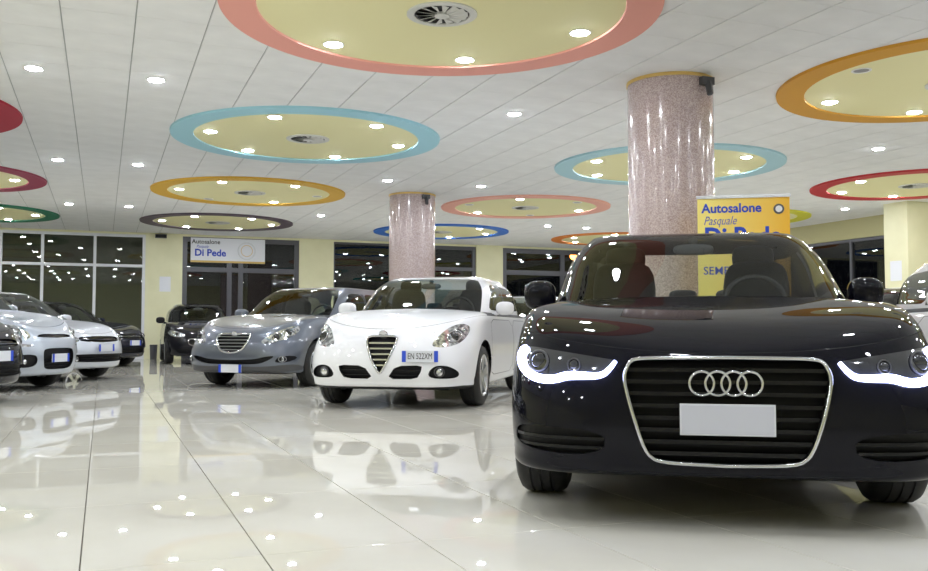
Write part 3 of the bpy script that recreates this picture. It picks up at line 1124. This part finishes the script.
def shape(w, L, zn, xc, zc, xh, zr, tail='hatch', zb=None, lip=.20, wt=None, nose=0.0, xgl=None):
    """profiles of a car: half width, length, nose height, cowl, windscreen header, roof height"""
    zb = zb or zc - .05
    z6 = zn + .06
    dz = zc - z6
    front = [(.50, lip - .01), (.12, lip), (.035, lip + .08), (0, .43), (.02 + nose * .3, zn - .13), (.07 + nose * .7, zn - .02), (.17 + nose, z6),
             (.40 + nose, z6 + .38 * dz), (.70 + nose, z6 + .68 * dz), ((.72 + nose + xc) / 2 + .06, z6 + .88 * dz), (xc, zc)]
    side = [(w - .33, .19), (w - .075, .21), (w - .03, .30), (w - .008, .46), (w, .62), (w - .006, .75), (w - .035, zb - .06),
            (w - .075, zb - .005), (w - .20, zb + .02), (w * .45, zb + .04), (0, zc)]
    if tail == 'hatch':
        xb = L - .80
        rear = [(L - .5, .25), (L - .10, .27), (L - .02, .36), (L, .50), (L - .01, .66), (L - .04, .80), (L - .09, zb - .02), (L - .16, zb + .02),
                (L - .36, zb + .03), (L - .58, zb + .04), (xb, zc)]
    else:
        xb = L - 1.25
        rear = [(L - .5, .25), (L - .10, .28), (L - .02, .38), (L, .55), (L - .015, .75), (L - .03, .90), (L - .08, zb + .05), (L - .25, zb + .09),
                (L - .55, zb + .09), (L - .9, zb + .06), (xb, zc)]
    p0, hd = (xc - .06, zc - .08), (xh, zr - .065)
    xm = xh + .75
    wt = wt or w - .295
    wbt = w - .095
    zm = (zc + zr) / 2
    cf = [p0, lerp2(p0, hd, .34, -.015, .012), lerp2(p0, hd, .68, -.015, .015), hd, (xh + .32, zr - .02), (xm, zr)]
    cs = [(wbt, zc - .10), (wbt - .03, zc + .06), ((wbt + wt) / 2 + .02, zm + .02), (wt + .008, zr - .075), (wt - .10, zr - .020), (0, zr)]
    if tail == 'hatch':
        xm2 = L - 1.15
        cr = [(L - .13, zc - .05), (L - .20, zc + .11), (L - .32, zm + .03), (L - .50, zr - .11), (L - .78, zr - .035), (xm2, zr)]
        rl = L - .45
    else:
        xm2 = L - 2.0
        q0, q1 = (L - .62, zc - .02), (L - 1.45, zr - .08)
        cr = [q0, lerp2(q0, q1, .34, 0, .01), lerp2(q0, q1, .68, 0, .015), q1, (L - 1.72, zr - .025), (xm2, zr)]
        rl = L - .95
    cab = dict(front=cf, side=cs, rear=cr, xa=xm, xb=max(xm2, xm + .1))
    zt = zr - .125
    xbp = xh + .62
    cab['windows'] = [[(xc + .52, zc - .01), (xh + .16, zt - .03), (xh + .30, zt), (xbp, zt), (xbp, zc - .01)],
                      [(xbp + .09, zc - .01), (xbp + .09, zt), (rl - .45, zt - .01), (rl - .12, zc + .14), (rl - .10, zc + .02)]]
    cab['pillars'] = [[(xbp, zc - .02), (xbp, zt), (xbp + .09, zt), (xbp + .09, zc - .02)]]
    doors = [[(xc + .12, .30), (xc + .02, .60), (xc + .10, zb - .07), (xbp + .02, zb - .07), (xbp + .02, .30)],
             [(xbp + .06, .30), (xbp + .06, zb - .07), (rl - .25, zb - .07), (rl - .30, .62), (rl - .62, .30)]]
    return dict(front=front, side=side, rear=rear, xa=xc, xb=xb, L=L, cab=cab, doors=doors, roof_z=zr, seat_x=xh + .55, seat_z=zc - .05,
                mirror_x=xh + .02, mirrors_at=(xc + .50, w + .06, zc + .01))


def car(base, **k):
    s = dict(base)
    s.update(k)
    if 'mirrors' not in s: s['mirrors'] = (*s['mirrors_at'], s['paint'])
    return make_car(s)


TAIL = [dict(name='tail_lamp', view='rear', kind='skin', mat='tail', poly=[(.55, .78), (.86, .80), (.86, .92), (.58, .92)])]
M['tail'] = principled('red tail lamp', (.35, .01, .01), .15, coat=1.0)

# ---------------------------------------------------------------- black sedan
sd = shape(.937, 4.915, .70, 1.36, .985, 2.16, 1.455, 'sedan', lip=.21, wt=.67)
sd['side'][:4] = [(.62, .19), (.885, .205), (.915, .30), (.930, .46)]
sd['front'] = [(.50, .195), (.10, .208), (.03, .26), (0, .41), (.025, .57), (.055, .675), (.13, .738), (.36, .825), (.70, .895), (1.05, .945), (1.36, .985)]
sd['cab']['nf'] = 5.5
sd['cab']['side'][0] = (.875, .885); sd['cab']['side'][1] = (.838, 1.045)
sd['cab']['wfrac'] = .925
sd['cab']['rfrac'] = .74
audi_feat = [
    dict(name='grille', kind='recess', mat='black', depth=.06, centre=True, round=2, q=.2,
         poly=[(0, .686), (.30, .684), (.372, .676), (.398, .611), (.375, .506), (.315, .316), (.262, .276), (0, .269)],
         frame=(.0085, 'chrome'), frame_off=.006, slats=[.311, .358, .405, .452, .499, .546, .593, .640], slat=(.016, .045, .010, 'black_gloss')),
    dict(name='headlight', kind='skin', mat='lens_dark', round=1, q=.15,
         poly=[(.420, .676), (.62, .706), (.80, .730), (.865, .716), (.862, .65), (.81, .600), (.70, .578), (.63, .592), (.50, .598), (.45, .630)],
         lamps=[(.755, .668, .036, 'lens_dark', 'dark_grey'), (.60, .655, .022, 'lens_dark', 'dark_grey')],
         strip=[([(.430, .670), (.452, .640), (.485, .612), (.56, .612), (.625, .612), (.68, .592), (.76, .594), (.825, .628), (.848, .672), (.842, .705), (.825, .716)], .016, 'led')]),
    dict(name='side_intake', kind='recess', mat='black', depth=.035, round=2,
         poly=[(.46, .395), (.80, .410), (.87, .38), (.85, .305), (.49, .290)], slats=[.325, .362], slat=(.012, .03, .006, 'black_gloss')),
    *TAIL]
a_car, a_body = car(sd, name='black_sedan', label='glossy black four-door sedan with glowing white headlights and chrome-edged grille', paint='paint_black',
    at=(2.755, 3.72), a=32.5, axle=.89, wb=2.91, track=1.60, wheel=(.335, .235, .235), feat=audi_feat, v_hood=.548, hood_gap=.003,
    nf=[6.0, 6.0, 6.0, 5.4, 4.6, 3.9, 3.4, 3.0, 3.0, 3.0, 3.0], res=(60, 24, 22, 60), glass='car_glass', side_glass='car_glass_dark',
    mirrors=(1.80, .925, 1.01, 'paint_black', (.085, .095, .088)), plate=[(0, .450, dict(style='blank', off=.012, h=.122))])
grille = [c for c in a_car.children if c.name.startswith('grille')][0]
xg = min(a_body.front_pt([(y, .62) for y in (0, .1, .16)])[:, 0]) - .004
for k in range(4):
    yc = (k - 1.5) * .0615
    MB().tube([(xg, yc + .0475 * math.cos(t), .588 + .0475 * math.sin(t)) for t in np.linspace(0, 2 * math.pi, 36, endpoint=False)], .006, 8, True).build('emblem_ring', M['chrome'], a_car, True)

# ---------------------------------------------------------------- white hatchback
hb = shape(.90, 4.35, .72, 1.18, 1.04, 1.95, 1.475, 'hatch', lip=.215, nose=.02)
alfa_feat = [
    dict(name='grille', kind='recess', mat='black', depth=.045, centre=True, round=1, q=.12,
         poly=[(0, .735), (.115, .733), (.155, .715), (.150, .66), (.085, .50), (.018, .385), (0, .375)],
         frame=(.011, 'chrome'), frame_off=.006, slats=[.45, .505, .56, .615, .67], slat=(.016, .02, .006, 'chrome')),
    dict(name='headlight', kind='skin', mat='lens_chrome', round=2,
         poly=[(.50, .648), (.57, .755), (.64, .83), (.74, .872), (.81, .84), (.81, .76), (.77, .675), (.69, .635), (.58, .625)],
         lamps=[(.70, .735, .05, 'lens_dark', 'chrome'), (.76, .80, .03, 'lens_chrome')]),
    dict(name='lower_intake', kind='recess', mat='black', depth=.05, round=1, q=.2,
         poly=[(.072, .312), (.165, .445), (.435, .452), (.425, .39), (.375, .315)], slats=[.35, .40], slat=(.008, .02, .015, 'black')),
    dict(name='bumper_trim', kind='skin', mat='black', centre=True, round=1, poly=[(0, .232), (.60, .232), (.86, .25), (.87, .20), (0, .17)]),
    dict(name='fog_recess', kind='recess', mat='black', depth=.04, round=2,
         poly=[(.475, .325), (.53, .44), (.66, .455), (.765, .40), (.775, .34), (.70, .315)], lamps=[(.60, .385, .04, 'lens_chrome', 'dark_grey')]),
    *TAIL]
w_car, w_body = car(hb, name='white_hatchback', label='white hatchback with triangular chrome shield grille beside the black sedan', paint='paint_white',
    at=(3.06, 9.51), a=34.5, axle=.87, wb=2.63, track=1.55, wheel=(.32, .215, .215), feat=alfa_feat, v_hood=.63, nf=[5.0, 5.0, 5.0, 4.6, 3.9, 3.3, 2.9, 2.7, 2.7, 2.7, 2.7],
    spokes=5, glass='car_glass', side_glass='car_glass_dark', plate=[(-.42, .540, dict(text='EN 522XM', off=.03))])
q = w_body.front_pt([(0, .745)], .012)[0]
e = MB().lathe([(.048, 0), (.046, .010), (.0001, .014)], 24, 'x').build('emblem', M['chrome'], w_car, angle=40)
e.location = tuple(q); e.rotation_euler = (0, .5, math.pi)

# ---------------------------------------------------------------- blue grey hatchback
lg = shape(.90, 4.52, .73, 1.20, 1.045, 1.98, 1.50, 'hatch', lip=.215, nose=.02)
lan_feat = [
    dict(name='grille', kind='recess', mat='black', depth=.04, centre=True, round=2, q=.2,
         poly=[(0, .735), (.10, .745), (.255, .74), (.262, .66), (.19, .535), (.09, .495), (0, .488)],
         frame=(.014, 'chrome'), frame_off=.006, slats=[.53, .575, .62, .665, .71], slat=(.014, .02, .004, 'rim')),
    dict(name='headlight', kind='skin', mat='lens_chrome', round=2,
         poly=[(.43, .635), (.50, .715), (.63, .80), (.74, .86), (.80, .85), (.80, .76), (.75, .69), (.62, .63), (.50, .61)],
         lamps=[(.62, .70, .05, 'lens_dark', 'chrome'), (.72, .765, .05, 'lens_dark', 'chrome')]),
    dict(name='lower_intake', kind='recess', mat='black', depth=.05, centre=True, round=2,
         poly=[(0, .335), (.42, .33), (.60, .40), (.66, .455), (.50, .435), (.36, .40), (0, .39)]),
    dict(name='fog_recess', kind='recess', mat='black', depth=.03, round=1,
         poly=[(.64, .36), (.70, .44), (.83, .455), (.85, .41), (.78, .36)], lamps=[(.735, .405, .032, 'lens_chrome', 'chrome')]),
    dict(name='bumper_trim', kind='skin', mat='dark_grey', centre=True, round=1, poly=[(0, .305), (.50, .30), (.80, .335), (.86, .32), (.84, .22), (0, .19)]),
    *TAIL]
l_car, l_body = car(lg, name='grey_hatchback', label='blue-grey metallic hatchback with wide barred grille behind the white hatchback', paint='paint_grey',
    at=(2.21, 13.50), a=41.5, axle=.87, wb=2.70, track=1.54, wheel=(.32, .215, .215), feat=lan_feat, v_hood=.63, nf=[5.0, 5.0, 5.0, 4.6, 3.9, 3.3, 2.9, 2.7, 2.7, 2.7, 2.7],
    side_glass='car_glass_dark', plate=[(.0, .275, dict(off=.02))])
q = l_body.front_pt([(0, .735)], .012)[0]
e = MB().lathe([(.045, 0), (.043, .010), (.0001, .014)], 24, 'x').build('emblem', M['chrome'], l_car, angle=40)
e.location = tuple(q); e.rotation_euler = (0, .5, math.pi)

# ---------------------------------------------------------------- other cars
def std_feat(kind):
    if kind == 'panda':
        return [dict(name='grille', kind='recess', mat='black_gloss', depth=.02, centre=True, round=1, poly=[(0, .745), (.20, .75), (.34, .735), (.36, .705), (0, .695)]),
                dict(name='headlight', kind='skin', mat='lens_chrome', round=2, poly=[(.44, .70), (.46, .82), (.60, .875), (.73, .87), (.78, .80), (.74, .70), (.60, .665)],
                     lamps=[(.60, .77, .055, 'lens_chrome', 'chrome')]),
                dict(name='lower_intake', kind='recess', mat='black', depth=.04, centre=True, round=2, poly=[(0, .56), (.26, .56), (.33, .52), (.31, .33), (.24, .28), (0, .28)],
                     slats=[.33, .37, .41], slat=(.01, .02, .01, 'black_gloss')),
                dict(name='fog_recess', kind='recess', mat='black', depth=.03, round=2, poly=[(.42, .32), (.41, .46), (.50, .49), (.70, .47), (.74, .36), (.66, .31)],
                     lamps=[(.56, .39, .035, 'lens_chrome')]),
                dict(name='side_lamp', kind='skin', mat='lens_chrome', round=1, poly=[(.44, .585), (.45, .61), (.70, .625), (.74, .60), (.70, .58)]), *TAIL]
    if kind == 'slim':
        return [dict(name='grille', kind='recess', mat='black_gloss', depth=.025, centre=True, round=1, poly=[(0, .705), (.40, .70), (.46, .665), (.42, .62), (0, .605)],
                     slats=[.65], slat=(.010, .02, .004, 'chrome')),
                dict(name='headlight', kind='skin', mat='lens_chrome', round=2, poly=[(.44, .62), (.46, .70), (.66, .755), (.80, .785), (.84, .74), (.78, .66), (.62, .61)],
                     lamps=[(.56, .67, .045, 'lens_dark', 'chrome'), (.68, .69, .045, 'lens_dark', 'chrome')]),
                dict(name='lower_intake', kind='recess', mat='black', depth=.04, centre=True, round=2, poly=[(0, .425), (.62, .425), (.70, .38), (.62, .305), (0, .295)],
                     slats=[.335, .375], slat=(.008, .02, .01, 'black_gloss')), *TAIL]
    return [dict(name='grille', kind='recess', mat='black', depth=.03, centre=True, round=2, poly=[(0, .60), (.30, .60), (.36, .55), (.30, .44), (0, .43)],
                 frame=(.007, 'chrome'), slats=[.48, .53], slat=(.010, .02, .004, 'black_gloss')),
            dict(name='headlight', kind='skin', mat='lens_chrome', round=2, poly=[(.40, .655), (.46, .73), (.62, .78), (.76, .79), (.78, .73), (.70, .66), (.55, .63)],
                 lamps=[(.58, .70, .045, 'lens_dark', 'chrome')]),
            dict(name='lower_intake', kind='recess', mat='black', depth=.04, centre=True, round=2, poly=[(0, .38), (.50, .38), (.62, .33), (.52, .26), (0, .25)]), *TAIL]


small = shape(.84, 3.98, .70, 1.08, 1.03, 1.80, 1.47, 'hatch', nose=.02)
car(small, name='dark_hatchback', label='small dark hatchback parked head-on beside the cream pillar and glass door', paint='paint_dark', at=(2.20, 22.75), a=1.0,
    axle=.80, wb=2.50, track=1.46, wheel=(.31, .195, .205), feat=std_feat('std'), v_hood=.63, nf=2.8)
pa = shape(.82, 3.66, .76, .92, 1.08, 1.55, 1.55, 'hatch', nose=.03)
car(pa, name='silver_city_car', label='silver boxy city car with round headlights and square lower intake', paint='paint_silver', nose=(-.52, 13.43), a=-58,
    axle=.75, wb=2.30, track=1.40, wheel=(.30, .185, .195), feat=std_feat('panda'), v_hood=.62, nf=3.0, plate=[(0, .43, dict(off=.0))], spokes=8)
pl = shape(.885, 4.20, .68, 1.10, .98, 1.90, 1.46, 'hatch', nose=.03)
car(pl, name='pale_silver_hatchback', label='pale silver hatchback with slim black grille next to the silver city car', paint='paint_pale', nose=(.05, 15.6), a=-51,
    axle=.86, wb=2.58, track=1.52, wheel=(.315, .205, .21), feat=std_feat('slim'), v_hood=.60, nf=2.8, plate=[(0, .52, dict(off=.015))])
nv = shape(.885, 4.30, .70, 1.12, 1.00, 1.90, 1.46, 'hatch', nose=.03)
car(nv, name='navy_hatchback', label='dark navy hatchback nosing out beside the cream pillar by the windows', paint='paint_navy', nose=(.66, 21.3), a=-52,
    axle=.86, wb=2.60, track=1.52, wheel=(.315, .205, .21), feat=std_feat('slim'), v_hood=.60, nf=2.8, plate=[(0, .52, dict(off=.015))])
car(nv, name='black_hatchback', label='black car nose with white plate in front of the silver city car', paint='paint_dark', nose=(-1.02, 11.0), a=-58,
    axle=.86, wb=2.60, track=1.52, wheel=(.315, .205, .21), feat=std_feat('slim'), v_hood=.60, nf=2.8, plate=[(0, .52, dict(off=.015))])
car(lg, name='silver_grey_hatchback', label='silver-grey hatchback glimpsed between the white hatchback and the black sedan', paint='paint_silver', at=(7.4, 15.4), a=26,
    axle=.87, wb=2.70, track=1.54, wheel=(.32, .215, .215), feat=[dict(f) for f in lan_feat], v_hood=.63, nf=[5.0, 5.0, 5.0, 4.6, 3.9, 3.3, 2.9, 2.7, 2.7, 2.7, 2.7])
car(shape(.89, 4.40, .70, 1.15, 1.0, 1.95, 1.46, 'sedan'), name='graphite_sedan', label='dark graphite sedan with green-tinted windows behind the black sedan', paint='paint_graphite', at=(9.8, 10.3), a=85,
    axle=.88, wb=2.60, track=1.52, wheel=(.315, .205, .21), feat=std_feat('slim'), v_hood=.60, nf=2.8)
car(hb, name='white_car', label='white car at the far flank of the black sedan, only its mirror and fender showing', paint='paint_white', at=(6.55, 4.15), a=32,
    axle=.87, wb=2.63, track=1.55, wheel=(.32, .215, .215), feat=[dict(f) for f in alfa_feat], v_hood=.63, nf=[5.0, 5.0, 5.0, 4.6, 3.9, 3.3, 2.9, 2.7, 2.7, 2.7, 2.7], side_glass='car_glass_dark')
